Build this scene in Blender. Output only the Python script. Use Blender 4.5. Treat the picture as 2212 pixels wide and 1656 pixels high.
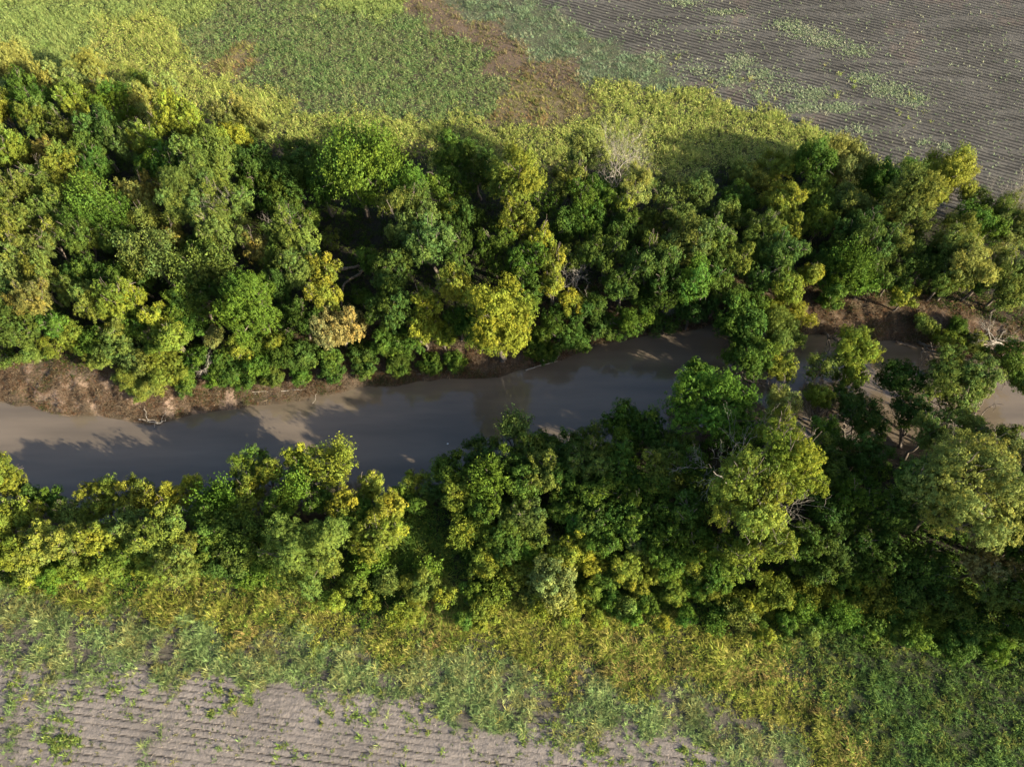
import bpy, math, random
import numpy as np
from mathutils import Vector
R = math.radians
rng = np.random.default_rng(7)
random.seed(7)
for o in list(bpy.data.objects):
    bpy.data.objects.remove(o)
sc = bpy.context.scene
COL = sc.collection

# ------------------------------------------------------------------ camera
CAM_H, PITCH, HFOV = 80.0, 60.0, 68.0
cd = bpy.data.cameras.new('camera')
cam = bpy.data.objects.new('camera', cd)
COL.objects.link(cam)
cam.location = (0, 0, CAM_H)
cam.rotation_euler = (R(90 - PITCH), 0, 0)
cd.sensor_fit = 'HORIZONTAL'
cd.angle = R(HFOV)
cd.clip_start = 1
cd.clip_end = 4000
sc.camera = cam
# ------------------------------------------------------------------ light
SUN_EL, SUN_AZ = 21.0, -28.0          # azimuth measured from +x towards +y
sd = bpy.data.lights.new('sun', 'SUN')
sd.energy = 5.0
sd.angle = R(0.6)
sd.color = (1.0, 0.89, 0.68)
sun = bpy.data.objects.new('sun', sd)
COL.objects.link(sun)
sv = Vector((math.cos(R(SUN_EL)) * math.cos(R(SUN_AZ)), math.cos(R(SUN_EL)) * math.sin(R(SUN_AZ)), math.sin(R(SUN_EL))))
sun.rotation_euler = sv.to_track_quat('Z', 'Y').to_euler()
w = bpy.data.worlds.new('World')
sc.world = w
w.use_nodes = True
nt = w.node_tree
nt.nodes.clear()
wo = nt.nodes.new('ShaderNodeOutputWorld')
wb = nt.nodes.new('ShaderNodeBackground')
sk = nt.nodes.new('ShaderNodeTexSky')
sk.sky_type = 'NISHITA'
sk.sun_disc = False
sk.sun_elevation = R(SUN_EL)
sk.sun_rotation = R(90 - SUN_AZ)
sk.air_density = 1.0
sk.dust_density = 2.5
wb.inputs[1].default_value = 0.098
nt.links.new(sk.outputs[0], wb.inputs[0])
nt.links.new(wb.outputs[0], wo.inputs[0])
sc.view_settings.view_transform = 'Standard'
sc.view_settings.look = 'None'
sc.view_settings.exposure = 1.6
sc.view_settings.gamma = 1
sc.render.engine = 'CYCLES'
sc.cycles.max_bounces = 5
sc.cycles.diffuse_bounces = 3
sc.cycles.transmission_bounces = 3
sc.cycles.transparent_max_bounces = 4

# ------------------------------------------------------------------ picture <-> place
# D coordinates: points read off the photograph at 2212 x 1656, turned into metres in the place
F = 1106 / math.tan(R(HFOV / 2))
cp, sp = math.cos(R(PITCH)), math.sin(R(PITCH))
def at(u, v, z=0.0):
    du, dv = u - 1106, 828 - v
    dx, dy, dz = du, F * cp + dv * sp, -F * sp + dv * cp
    t = (CAM_H - z) / -dz
    return (dx * t, dy * t, z, t)
def to_px(x, y, z=0.0):
    x = np.asarray(x, float); y = np.asarray(y, float); z = np.asarray(z, float)
    zz = z - CAM_H
    dep = y * cp - zz * sp
    up = y * sp + zz * cp
    dep = np.maximum(dep, 0.5)
    return 1106 + F * x / dep, 828 - F * up / dep

# value noise (smooth, tileless)
_P = np.random.default_rng(3).random((256, 256))
def noise(x, y, s=1.0, k=0):
    x = np.asarray(x, float) / s + 37.3 * k + 400.0
    y = np.asarray(y, float) / s + 91.7 * k + 400.0
    xi = np.floor(x).astype(int); yi = np.floor(y).astype(int)
    fx = x - xi; fy = y - yi
    fx = fx * fx * (3 - 2 * fx); fy = fy * fy * (3 - 2 * fy)
    g = lambda a, b: _P[a % 256, b % 256]
    return (g(xi, yi) * (1 - fx) + g(xi + 1, yi) * fx) * (1 - fy) + (g(xi, yi + 1) * (1 - fx) + g(xi + 1, yi + 1) * fx) * fy
def fbm(x, y, s, k=0, n=4):
    a, t, tot = 1.0, 0.0, 0.0
    for i in range(n):
        t = t + a * noise(x, y, s / 2 ** i, k + i); tot += a; a *= .55
    return t / tot

# ------------------------------------------------------------------ terrain
ZW = -3.0
SH_N = [(-500, 800), (0, 862), (100, 888), (200, 900), (330, 912), (420, 892), (560, 872), (700, 857), (770, 838), (900, 826), (1000, 820), (1080, 812), (1150, 792), (1230, 770), (1330, 742), (1420, 722), (1530, 708), (1640, 712), (1740, 722), (1860, 732), (1960, 742), (2060, 762), (2140, 780), (2230, 800), (2700, 860)]
SH_S = [(-500, 1120), (0, 1112), (100, 1140), (400, 1110), (620, 1095), (800, 1085), (930, 1065), (1050, 1000), (1250, 985), (1420, 940), (1600, 915), (1750, 950), (1900, 965), (2100, 970), (2230, 985), (2700, 1030)]
def shore(lst):
    p = np.array([at(a, b, ZW)[:2] for a, b in lst])
    return p[:, 0], p[:, 1]
NX, NY = shore(SH_N)
SX, SY = shore(SH_S)
def shore_n(x, y=None): return np.interp(x, NX, NY) + .5 * (noise(x, 0 * x, 1.6, 5) - .5) + .8 * (noise(x, 0 * x, 5, 6) - .5)
def shore_s(x): return np.interp(x, SX, SY) + 1.0 * (noise(x, 0 * x, 4, 8) - .5)
NDIR = np.array([1, .11]); NDIR = NDIR / np.hypot(*NDIR)     # normal-space helper for the near rows
def near_row(x, y): return (y + .115 * x + .25 * np.sin(x * .05))
def far_row(x, y): return (y + .46 * x)
ROW_N, ROW_F = .66, .8
def height(x, y, rough=True):
    x = np.asarray(x, float); y = np.asarray(y, float)
    n = shore_n(x); s = shore_s(x)
    dn = y - n
    ds = s - y
    wn = 5.2 + 1.6 * noise(x, y * 0, 9, 2)
    hn = ZW + 3.05 * np.clip(dn / wn, 0, 1) ** .75
    hs = ZW + 3.05 * np.clip(ds / 4.0, 0, 1) ** .8
    inside = (dn < 0) & (ds < 0)
    dep = np.minimum(-dn, -ds)
    h = np.where(inside, ZW - np.clip(dep * .5, 0, 1.6), np.where(dn >= 0, hn, hs))
    if rough:
        bank = np.clip(1 - np.abs(dn - 2.6) / 4.2, 0, 1) * (dn > -1)
        h = h + bank * (1.5 * (fbm(x, y, 2.2, 11) - .5) + 1.0 * (noise(x + .5 * y, y * .3, 1.0, 14) - .5)) * np.clip(dn + .3, 0, 1)
        h = h + .25 * (fbm(x, y, 14, 20) - .5) * (~inside)
    return h

# zones of the ground, as points read off the photograph
ZONES = {
 'soilfar': [(1200,-30),(1300,30),(1420,80),(1560,130),(1700,180),(1850,260),(2000,330),(2130,410),(2212,350),(1500,20),(1700,60),(1900,120),(2100,200),(2212,50),(1400,-60),(1800,-80),(2400,200),(2400,450),(2212,-100),(1500,172),(1600,208),(1700,242),(1780,268),(1850,300),(1920,330),(1980,370),(2040,430)],
 'verge': [(960,-30),(1040,15),(1120,55),(1200,95),(1290,138),(1380,172),(1440,190),(880,-60)],
 'rust': [(905,8),(970,45),(1035,78),(1095,112),(1090,135),(1210,160)],
 'tan': [(1150,200),(1230,218),(1180,250),(500,140),(1120,235)],
 'yel': [(1430,215),(1500,222),(1580,245),(1660,270),(1740,302),(1820,335),(1880,362),(1350,215),(330,130),(430,190),(560,235),(700,270),(850,295),(1000,310),(1150,315),(1280,300),(1400,265),(1500,275),(1600,300),(1450,330),(1650,345),(1390,230),(330,60),(240,90)],
 'grn': [(500,60),(620,100),(750,60),(850,120),(950,170),(1050,200),(900,225),(700,170),(600,20),(800,180),(1000,120),(880,60),(700,220),(600,170),(450,90),(700,-60)],
 'lgt': [(300,0),(150,10),(40,20),(100,60),(400,20),(780,0),(840,20),(-150,0),(200,-80),(180,100),(60,90)],
 'wood': [(200,400),(60,300),(200,250),(450,300),(600,450),(620,350),(850,350),(1000,400),(1050,500),(1250,400),(1400,450),(1600,420),(1750,420),(1950,450),(1800,520),(2100,500),(100,550),(300,550),(100,650),(400,640),(750,500),(750,600),(800,700),(1000,700),(1150,640),(1400,600),(1600,600),(1900,600),(2212,560),(2400,600),(-200,400),(-200,650),(560,700)],
 'woods': [(1000,1100),(1150,1050),(1300,1050),(1450,1050),(1450,1180),(1600,1100),(1600,1230),(1750,1100),(1900,1050),(1900,1200),(2050,1100),(2150,1200),(2300,1150),(2250,1300),(2400,1100),(500,1140),(700,1130),(800,1120)],
 'scrub': [(900,1130),(930,1200),(1000,1180),(1020,1240),(880,1240),(1120,1230),(1250,1250),(1400,1270),(1550,1300),(1700,1320),(1850,1340),(2000,1350),(2130,1370),(2250,1400),(930,1080),(100,1200),(300,1200),(-100,1200),(600,1230),(750,1280)],
 'gold': [(150,1275),(350,1290),(550,1318),(700,1345),(850,1365),(1000,1380),(1150,1380),(1300,1370),(1450,1385),(1560,1440),(1650,1500),(1750,1580),(1600,1380),(1250,1320),(1100,1320),(950,1320),(1780,1650),(1380,1430),(1200,1420)],
 'mix': [(20,1400),(160,1420),(330,1440),(-60,1410),(20,1330),(100,1350),(300,1370),(450,1400),(600,1430),(750,1440),(900,1460),(1100,1500),(1300,1530),(1480,1540),(1600,1600),(1700,1660),(-100,1350),(1300,1480),(1000,1440)],
 'grass': [(1780,1410),(1950,1430),(2100,1470),(2000,1560),(1870,1520),(2200,1600),(1950,1640),(2180,1480),(2350,1550),(2100,1700)],
 'soilnear': [(-60,1480),(0,1445),(150,1460),(300,1490),(450,1520),(600,1540),(750,1560),(900,1580),(1100,1610),(1300,1640),(1500,1665),(200,1620),(600,1660),(1000,1690),(-200,1600),(1300,1750),(600,1800),(1800,1850),(1600,1740)],
}
ZN = list(ZONES)
ZP = np.array([p for k in ZN for p in ZONES[k]], float)
ZI = np.array([i for i, k in enumerate(ZN) for p in ZONES[k]])
ZWP = np.array([at(a, b)[:2] for a, b in ZP])
def zone_weights(x, y, jit=1.0):
    x = np.asarray(x, float).ravel(); y = np.asarray(y, float).ravel()
    jx = x + jit * 5 * (fbm(x, y, 5, 31) - .5); jy = y + jit * 5 * (fbm(x, y, 5, 36) - .5)
    out = np.zeros((len(x), len(ZN)))
    for a in range(0, len(x), 20000):
        d = (jx[a:a+20000, None] - ZWP[None, :, 0]) ** 2 + (jy[a:a+20000, None] - ZWP[None, :, 1]) ** 2
        ww = 1 / (d + 1.0) ** 3.4
        for i in range(len(ZN)):
            out[a:a+20000, i] = ww[:, ZI == i].max(1)
    return out / out.sum(1, keepdims=True)
def zone_of(x, y):
    return zone_weights(x, y).argmax(1)

# ------------------------------------------------------------------ materials
def new_mat(name):
    m = bpy.data.materials.new(name)
    m.use_nodes = True
    m.node_tree.nodes.clear()
    return m, m.node_tree.nodes, m.node_tree.links
def leaf_mat(name, trans=.3, rough=.55, use_obj=True):
    m, n, l = new_mat(name)
    out = n.new('ShaderNodeOutputMaterial')
    at_ = n.new('ShaderNodeAttribute'); at_.attribute_name = 'col'
    last = at_.outputs['Color']
    if use_obj:
        oi = n.new('ShaderNodeObjectInfo')
        mx = n.new('ShaderNodeMix'); mx.data_type = 'RGBA'; mx.blend_type = 'MULTIPLY'
        mx.inputs[0].default_value = 1
        l.new(at_.outputs['Color'], mx.inputs[6]); l.new(oi.outputs['Color'], mx.inputs[7])
        last = mx.outputs[2]
    p = n.new('ShaderNodeBsdfPrincipled')
    p.inputs['Roughness'].default_value = rough
    p.inputs['Specular IOR Level'].default_value = .06
    t = n.new('ShaderNodeBsdfTranslucent')
    ms = n.new('ShaderNodeMixShader'); ms.inputs[0].default_value = trans
    l.new(last, p.inputs['Base Color']); l.new(last, t.inputs['Color'])
    l.new(p.outputs[0], ms.inputs[1]); l.new(t.outputs[0], ms.inputs[2])
    l.new(ms.outputs[0], out.inputs[0])
    return m
M_LEAF = leaf_mat('leaves')
M_BLADE = leaf_mat('blades', .25, .6, False)
def wood_mat(name, c1, c2):
    m, n, l = new_mat(name)
    out = n.new('ShaderNodeOutputMaterial')
    p = n.new('ShaderNodeBsdfPrincipled')
    p.inputs['Roughness'].default_value = .85
    tc = n.new('ShaderNodeTexCoord')
    nz = n.new('ShaderNodeTexNoise'); nz.inputs['Scale'].default_value = 3; nz.inputs['Detail'].default_value = 5
    r = n.new('ShaderNodeValToRGB')
    r.color_ramp.elements[0].position = .35; r.color_ramp.elements[0].color = (*c1, 1)
    r.color_ramp.elements[1].position = .65; r.color_ramp.elements[1].color = (*c2, 1)
    l.new(tc.outputs['Object'], nz.inputs['Vector']); l.new(nz.outputs[0], r.inputs[0])
    l.new(r.outputs[0], p.inputs['Base Color']); l.new(p.outputs[0], out.inputs[0])
    return m
M_BARK = wood_mat('bark', (.06, .045, .035), (.17, .14, .11))
M_DEAD = wood_mat('dead_wood', (.20, .18, .15), (.38, .34, .29))
M_LOG = wood_mat('driftwood', (.07, .045, .03), (.22, .17, .12))
def ground_mat():
    m, n, l = new_mat('soil')
    out = n.new('ShaderNodeOutputMaterial')
    p = n.new('ShaderNodeBsdfPrincipled'); p.inputs['Roughness'].default_value = .95
    p.inputs['Specular IOR Level'].default_value = .15
    a = n.new('ShaderNodeAttribute'); a.attribute_name = 'col'
    tc = n.new('ShaderNodeTexCoord')
    n1 = n.new('ShaderNodeTexNoise'); n1.inputs['Scale'].default_value = 3.6; n1.inputs['Detail'].default_value = 9; n1.inputs['Roughness'].default_value = .7
    n2 = n.new('ShaderNodeTexNoise'); n2.inputs['Scale'].default_value = .16; n2.inputs['Detail'].default_value = 4
    l.new(tc.outputs['Object'], n1.inputs['Vector']); l.new(tc.outputs['Object'], n2.inputs['Vector'])
    r = n.new('ShaderNodeMapRange'); r.inputs[1].default_value = .3; r.inputs[2].default_value = .7; r.inputs[3].default_value = .72; r.inputs[4].default_value = 1.28
    r2 = n.new('ShaderNodeMapRange'); r2.inputs[1].default_value = .3; r2.inputs[2].default_value = .7; r2.inputs[3].default_value = .82; r2.inputs[4].default_value = 1.15
    l.new(n1.outputs[0], r.inputs[0]); l.new(n2.outputs[0], r2.inputs[0])
    mu = n.new('ShaderNodeMath'); mu.operation = 'MULTIPLY'
    l.new(r.outputs[0], mu.inputs[0]); l.new(r2.outputs[0], mu.inputs[1])
    vm = n.new('ShaderNodeVectorMath'); vm.operation = 'SCALE'
    l.new(a.outputs['Color'], vm.inputs[0]); l.new(mu.outputs[0], vm.inputs['Scale'])
    # ploughed rows of the far field: ridges, moist furrows and painted-in shadow streaks
    fw = n.new('ShaderNodeAttribute'); fw.attribute_name = 'rows'
    sx = n.new('ShaderNodeSeparateXYZ'); l.new(tc.outputs['Object'], sx.inputs[0])
    n4 = n.new('ShaderNodeTexNoise'); n4.inputs['Scale'].default_value = .35; n4.inputs['Detail'].default_value = 4
    mpp = n.new('ShaderNodeMapping'); mpp.inputs['Rotation'].default_value = (0, 0, math.atan(.46)); mpp.inputs['Scale'].default_value = (.25, 2.2, 1)
    l.new(tc.outputs['Object'], mpp.inputs[0]); l.new(mpp.outputs[0], n4.inputs['Vector'])
    def mth(op, a_, b_=None):
        q = n.new('ShaderNodeMath'); q.operation = op
        for kk, vv in enumerate((a_, b_)):
            if vv is None: continue
            if isinstance(vv, (int, float)): q.inputs[kk].default_value = vv
            else: l.new(vv, q.inputs[kk])
        return q.outputs[0]
    co = mth('ADD', sx.outputs['Y'], mth('MULTIPLY', sx.outputs['X'], .46))
    co = mth('ADD', co, mth('MULTIPLY', n2.outputs[0], .6))
    wv_ = mth('SINE', mth('MULTIPLY', co, 2 * math.pi / ROW_F))
    fu = mth('MULTIPLY', mth('GREATER_THAN', mth('ADD', wv_, mth('MULTIPLY', mth('SUBTRACT', n4.outputs[0], .5), 5.0)), .35), fw.outputs['Fac'])
    dk = mth('SUBTRACT', 1.0, mth('MULTIPLY', fu, .62))
    vm2 = n.new('ShaderNodeVectorMath'); vm2.operation = 'SCALE'
    l.new(vm.outputs[0], vm2.inputs[0]); l.new(dk, vm2.inputs['Scale'])
    vm = vm2
    b = n.new('ShaderNodeBump'); b.inputs['Strength'].default_value = 1.0; b.inputs['Distance'].default_value = .16
    l.new(mth('ADD', n1.outputs[0], mth('MULTIPLY', mth('MULTIPLY', wv_, fw.outputs['Fac']), -.35)), b.inputs['Height'])
    l.new(vm.outputs[0], p.inputs['Base Color']); l.new(b.outputs[0], p.inputs['Normal'])
    l.new(p.outputs[0], out.inputs[0])
    return m
def water_mat():
    m, n, l = new_mat('muddy_water')
    out = n.new('ShaderNodeOutputMaterial')
    p = n.new('ShaderNodeBsdfPrincipled')
    tc = n.new('ShaderNodeTexCoord')
    nz = n.new('ShaderNodeTexNoise'); nz.inputs['Scale'].default_value = .35; nz.inputs['Detail'].default_value = 6
    r = n.new('ShaderNodeValToRGB')
    r.color_ramp.elements[0].position = .35; r.color_ramp.elements[0].color = (.095, .076, .056, 1)
    r.color_ramp.elements[1].position = .7; r.color_ramp.elements[1].color = (.145, .115, .085, 1)
    mq = n.new('ShaderNodeMapping'); mq.inputs['Rotation'].default_value = (0, 0, -.12); mq.inputs['Scale'].default_value = (.16, 1, 1)
    l.new(tc.outputs['Object'], mq.inputs[0]); l.new(mq.outputs[0], nz.inputs['Vector']); l.new(nz.outputs[0], r.inputs[0])
    l.new(r.outputs[0], p.inputs['Base Color'])
    p.inputs['Roughness'].default_value = .04
    p.inputs['IOR'].default_value = 1.6
    n3 = n.new('ShaderNodeTexNoise'); n3.inputs['Scale'].default_value = 1.3; n3.inputs['Detail'].default_value = 3
    mp = n.new('ShaderNodeMapping'); mp.inputs['Scale'].default_value = (.4, 1.0, 1)
    l.new(tc.outputs['Object'], mp.inputs[0]); l.new(mp.outputs[0], n3.inputs['Vector'])
    b = n.new('ShaderNodeBump'); b.inputs['Strength'].default_value = .07; b.inputs['Distance'].default_value = .15
    l.new(n3.outputs[0], b.inputs['Height']); l.new(b.outputs[0], p.inputs['Normal'])
    l.new(p.outputs[0], out.inputs[0])
    return m


M_SOIL, M_WATER = ground_mat(), water_mat()
# ------------------------------------------------------------------ mesh helpers
def mesh_np(name, verts, faces, mats, cols=None, smooth=False):
    """verts (n,3); faces (m,k) with one k; cols (n,3) point colours"""
    me = bpy.data.meshes.new(name)
    nv, (nf, k) = len(verts), faces.shape
    me.vertices.add(nv)
    me.vertices.foreach_set('co', np.ascontiguousarray(verts, np.float32).ravel())
    me.loops.add(nf * k)
    me.loops.foreach_set('vertex_index', np.ascontiguousarray(faces, np.int32).ravel())
    me.polygons.add(nf)
    me.polygons.foreach_set('loop_start', np.arange(0, nf * k, k, dtype=np.int32))
    try: me.polygons.foreach_set('loop_total', np.full(nf, k, np.int32))
    except Exception: pass
    if smooth: me.polygons.foreach_set('use_smooth', np.ones(nf, bool))
    me.update(calc_edges=True)
    if cols is not None:
        ca = me.color_attributes.new('col', 'FLOAT_COLOR', 'POINT')
        c4 = np.ones((nv, 4), np.float32); c4[:, :3] = cols
        ca.data.foreach_set('color', c4.ravel())
    me.materials.append(mats)
    return me
def link(name, me, parent=None, **kw):
    o = bpy.data.objects.new(name, me)
    COL.objects.link(o)
    if parent: o.parent = parent
    for k, v in kw.items(): o[k] = v
    return o
def unit(v): return v / np.maximum(np.linalg.norm(v, axis=-1, keepdims=True), 1e-9)

def leaf_quads(pos, nrm, size, col, aspect=.6, r=rng):
    """diamond leaves: pos (n,3), nrm (n,3), size (n,), col (n,3)"""
    n = len(pos)
    nrm = unit(nrm)
    a = unit(np.cross(nrm, r.normal(size=(n, 3))))
    b = np.cross(nrm, a)
    s = size[:, None]
    v = np.stack([pos - a * s * .5, pos + b * s * .5 * aspect + nrm * s * .12, pos + a * s * .5, pos - b * s * .5 * aspect + nrm * s * .12], 1).reshape(-1, 3)
    f = np.arange(4 * n).reshape(n, 4)
    return v, f, np.repeat(col, 4, 0)

def blades(base, dirh, length, width, rise, droop, col, r=rng, seg2=True):
    """arched grass blades: base (n,3), horizontal unit dir (n,2)"""
    n = len(base)
    d = np.c_[dirh, np.zeros(n)]
    side = np.c_[-dirh[:, 1], dirh[:, 0], np.zeros(n)] * (width[:, None] * .5)
    L = length[:, None]
    mid = base + d * L * (1 - rise[:, None]) * .5 + np.array([0, 0, 1.]) * L * rise[:, None] * .75
    tip = base + d * L * (1 - rise[:, None] * .6) + np.array([0, 0, 1.]) * L * (rise[:, None] - droop[:, None]) * 1.0
    if seg2:
        v = np.stack([base - side * .6, base + side * .6, mid + side, mid - side, tip], 1).reshape(-1, 3)
        i = np.arange(n)[:, None] * 5
        f = np.concatenate([i + [0, 1, 2], i + [0, 2, 3], i + [3, 2, 4]], 1).reshape(-1, 3)
        return v, f, np.repeat(col, 5, 0)
    v = np.stack([base - side, base + side, tip], 1).reshape(-1, 3)
    return v, np.arange(3 * n).reshape(n, 3), np.repeat(col, 3, 0)

def tube(pts, rad, k=6):
    pts = np.array(pts, float); rad = np.array(rad, float)
    m = len(pts)
    d = np.gradient(pts, axis=0); d = unit(d)
    ref = np.array([.31, .22, .93]) if abs(d[0, 2]) < .9 else np.array([1., .1, 0])
    a = unit(np.cross(d, ref)); b = np.cross(d, a)
    th = np.arange(k) * 2 * np.pi / k
    v = (pts[:, None] + rad[:, None, None] * (np.cos(th)[None, :, None] * a[:, None] + np.sin(th)[None, :, None] * b[:, None])).reshape(-1, 3)
    f = []
    for i in range(m - 1):
        for j in range(k):
            f.append((i * k + j, i * k + (j + 1) % k, (i + 1) * k + (j + 1) % k, (i + 1) * k + j))
    return v, np.array(f)
def join(parts):
    vs, fs, off = [], [], 0
    for v, f in parts:
        vs.append(v); fs.append(f + off); off += len(v)
    return np.concatenate(vs), np.concatenate(fs)

# ------------------------------------------------------------------ ground, water
def axis(parts):
    out = []
    for a, b, s in parts: out += list(np.arange(a, b, s))
    out.append(parts[-1][1])
    return np.array(out)
gx = axis([(-900, -150, 50), (-150, -93, 3), (-93, 97, .3), (97, 190, 3), (190, 900, 50)])
gy = axis([(-500, -20, 40), (-20, 2, 2), (2, 20, .11), (20, 40, .4), (40, 66, .25), (66, 122, .3), (122, 200, 3), (200, 1500, 60)])
GX, GY = np.meshgrid(gx, gy)
GZ = height(GX, GY)
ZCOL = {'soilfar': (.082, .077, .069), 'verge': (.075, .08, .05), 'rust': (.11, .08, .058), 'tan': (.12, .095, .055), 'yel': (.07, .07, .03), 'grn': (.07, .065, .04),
        'lgt': (.07, .08, .03), 'wood': (.03, .027, .02), 'woods': (.03, .028, .018), 'scrub': (.035, .038, .018), 'gold': (.045, .045, .022),  # gold soil set dark, painting the shade between the weeds
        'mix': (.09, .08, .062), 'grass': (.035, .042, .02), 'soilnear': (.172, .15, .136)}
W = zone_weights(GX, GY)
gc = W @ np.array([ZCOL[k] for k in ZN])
xx, yy = GX.ravel(), GY.ravel()
zi_n, zi_f = ZN.index('soilnear'), ZN.index('soilfar')
wn_ = np.clip(W[:, zi_n] + .8 * W[:, ZN.index('mix')], 0, 1)
wf_ = W[:, zi_f]
# furrows: real ridges in the near field, shallow ones in the far field
ph = near_row(xx, yy) / ROW_N * 2 * np.pi
rough = .10 * (fbm(xx, yy, .55, 51, 3) - .5)
# a planted row: a narrow sharp furrow with crumbled edges
fur = np.maximum(0, np.cos(ph + 0.4 * (noise(xx, yy, 2.2, 57) - .5)) - .78) / .22
fur = fur * np.clip(2.2 * fbm(xx, yy * 3, 3.5, 55) - .35, 0, 1.2)
GZf = GZ.ravel() + wn_ * (-.11 * fur + rough * 1.3)
phf = far_row(xx, yy) / ROW_F * 2 * np.pi
GZf = GZf + wf_ * rough
# soil colour darkened along the furrow bottoms of the near rows
gc = gc * (1 - wn_[:, None] * .8 * np.clip(fur, 0, 1)[:, None])
fp = fbm(xx, yy, 9, 66)[:, None]
gc = gc * (1 + wf_[:, None] * .5 * (fp - .5))
gc = gc + wf_[:, None] * np.where(fp > .68, 1, 0) * np.array([.008, .0, -.002])
# bank: pale clay and dried mud near the waterline, shaded middle painted darker
dn = yy - shore_n(xx)
bk = np.clip(1 - np.abs(dn - 2.2) / 4.2, 0, 1)[:, None] * (dn > -2)[:, None]
cl = fbm(xx, yy, 1.8, 71)[:, None]
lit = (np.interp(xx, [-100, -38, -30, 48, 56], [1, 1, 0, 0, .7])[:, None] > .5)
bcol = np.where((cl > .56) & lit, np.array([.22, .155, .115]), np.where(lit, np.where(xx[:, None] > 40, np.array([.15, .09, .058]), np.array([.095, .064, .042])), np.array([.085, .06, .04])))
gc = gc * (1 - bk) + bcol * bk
ds = shore_s(xx) - yy
bs = np.clip(1 - np.abs(ds - 1.0) / 3.0, 0, 1)[:, None] * (ds > -2)[:, None]
gc = gc * (1 - bs) + np.array([.09, .065, .045]) * bs
verts = np.stack([xx, yy, GZf], 1)
ny_, nx_ = GX.shape
idx = np.arange(ny_ * nx_).reshape(ny_, nx_)
faces = np.stack([idx[:-1, :-1], idx[:-1, 1:], idx[1:, 1:], idx[1:, :-1]], -1).reshape(-1, 4)
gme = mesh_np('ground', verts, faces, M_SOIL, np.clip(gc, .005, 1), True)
ga = gme.attributes.new('rows', 'FLOAT', 'POINT'); ga.data.foreach_set('value', wf_.astype(np.float32))
link('ground', gme, kind='structure')
# water: one sheet between the banks
wx = np.concatenate([[-900, -400], np.arange(-150, 190, 6), [400, 900]]).astype(float)
wv = []
for x in wx:
    wv += [(x, np.interp(x, SX, SY) - 2.5, ZW), (x, np.interp(x, NX, NY) + 2.0, ZW)]
wf = np.array([(2*i, 2*i+2, 2*i+3, 2*i+1) for i in range(len(wx) - 1)])
link('water', mesh_np('water', np.array(wv), wf, M_WATER), kind='structure')

# ------------------------------------------------------------------ tree prototypes
def crown_mesh(name, Rr, style, seed, squash=.85, nl=None):
    r = np.random.default_rng(seed)
    nl = nl or int(6 + Rr * 1.7)
    lobes = [(np.zeros(3), Rr * .55)]
    for i in range(nl):
        th = 2 * np.pi * (i + r.random() * .7) / nl
        el = r.uniform(-.35, 1.15)
        d = np.array([math.cos(th) * math.cos(el), math.sin(th) * math.cos(el), math.sin(el) * (1.15 if style == 'tall' else .85)])
        rr = Rr * r.uniform(.2, .4)
        lobes.append((d * (Rr - rr) * r.uniform(.7, 1.22) * np.array([1, 1, squash]), rr))
    if style == 'tall':
        lobes = [(c * np.array([.75, .75, 1.55]), q * .92) for c, q in lobes]
    P, N, S, C = [], [], [], []
    sp_ = {'round': .47, 'tall': .47, 'fine': .40, 'spiky': .50, 'thin': .56}[style] * (1 if Rr > 2.4 else .8)
    for li, (c, q) in enumerate(lobes):
        n = int(4 * np.pi * q * q / sp_ ** 2) + 4
        d = unit(r.normal(size=(n, 3)))
        k = c + d * q * np.array([1, 1, .85]) * r.uniform(.62, 1.2, (n, 1))
        keep = np.ones(n, bool)
        for lj, (c2, q2) in enumerate(lobes):
            if lj != li: keep &= np.linalg.norm(k - c2, axis=1) > q2 * .72
        low = d[:, 2] < -.45
        keep &= ~(low & (r.random(n) < .6))
        keep &= r.random(n) > (.32 if style == 'thin' else .1)
        k, d = k[keep], d[keep]
        lobe_t = r.uniform(.78, 1.18)
        lobe_y = r.uniform(-.16, .16)
        for kc, kd in zip(k, d):
            out = unit(kc + np.array([0, 0, Rr * .35]))
            if style == 'spiky':
                m = 16; L = r.uniform(.45, 1.0)
                ax = unit(kd * .7 + np.array([0, 0, .9]) + r.normal(size=3) * .25)
                t = r.random(m)
                pos = kc + ax * (t * L)[:, None] + r.normal(size=(m, 3)) * .13
                nr = out * .5 + r.normal(size=(m, 3)) * .8
                sz = r.uniform(.12, .22, m)
            else:
                m = {'round': 30, 'tall': 30, 'fine': 32, 'thin': 18}[style]
                q3 = r.uniform(.14, .32)
                dd = unit(r.normal(size=(m, 3)) + out * .6)
                pos = kc + dd * q3 * r.uniform(.6, 1.1, (m, 1))
                nr = dd * .9 + out * .35 + r.normal(size=(m, 3)) * .35
                sz = r.uniform(.08, .155, m) if style != 'fine' else r.uniform(.06, .12, m)
            P.append(pos); N.append(nr); S.append(sz)
            cv = lobe_t * r.uniform(.78, 1.22)
            yv = lobe_y + r.uniform(-.08, .1)
            cc = np.array([cv * (1 + yv), cv, cv * (1 - yv)])
            C.append(cc[None] * r.uniform(.75, 1.25, (m, 1)))
        # inner foliage: larger, darker leaves added to block light in the crown
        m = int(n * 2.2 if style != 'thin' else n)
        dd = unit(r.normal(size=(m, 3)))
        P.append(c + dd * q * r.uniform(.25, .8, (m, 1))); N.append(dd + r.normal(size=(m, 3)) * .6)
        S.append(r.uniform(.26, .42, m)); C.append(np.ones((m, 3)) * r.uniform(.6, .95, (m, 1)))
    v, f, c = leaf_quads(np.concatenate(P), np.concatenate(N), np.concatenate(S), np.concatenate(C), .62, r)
    return mesh_np(name, v, f, M_LEAF, c), lobes
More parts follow.
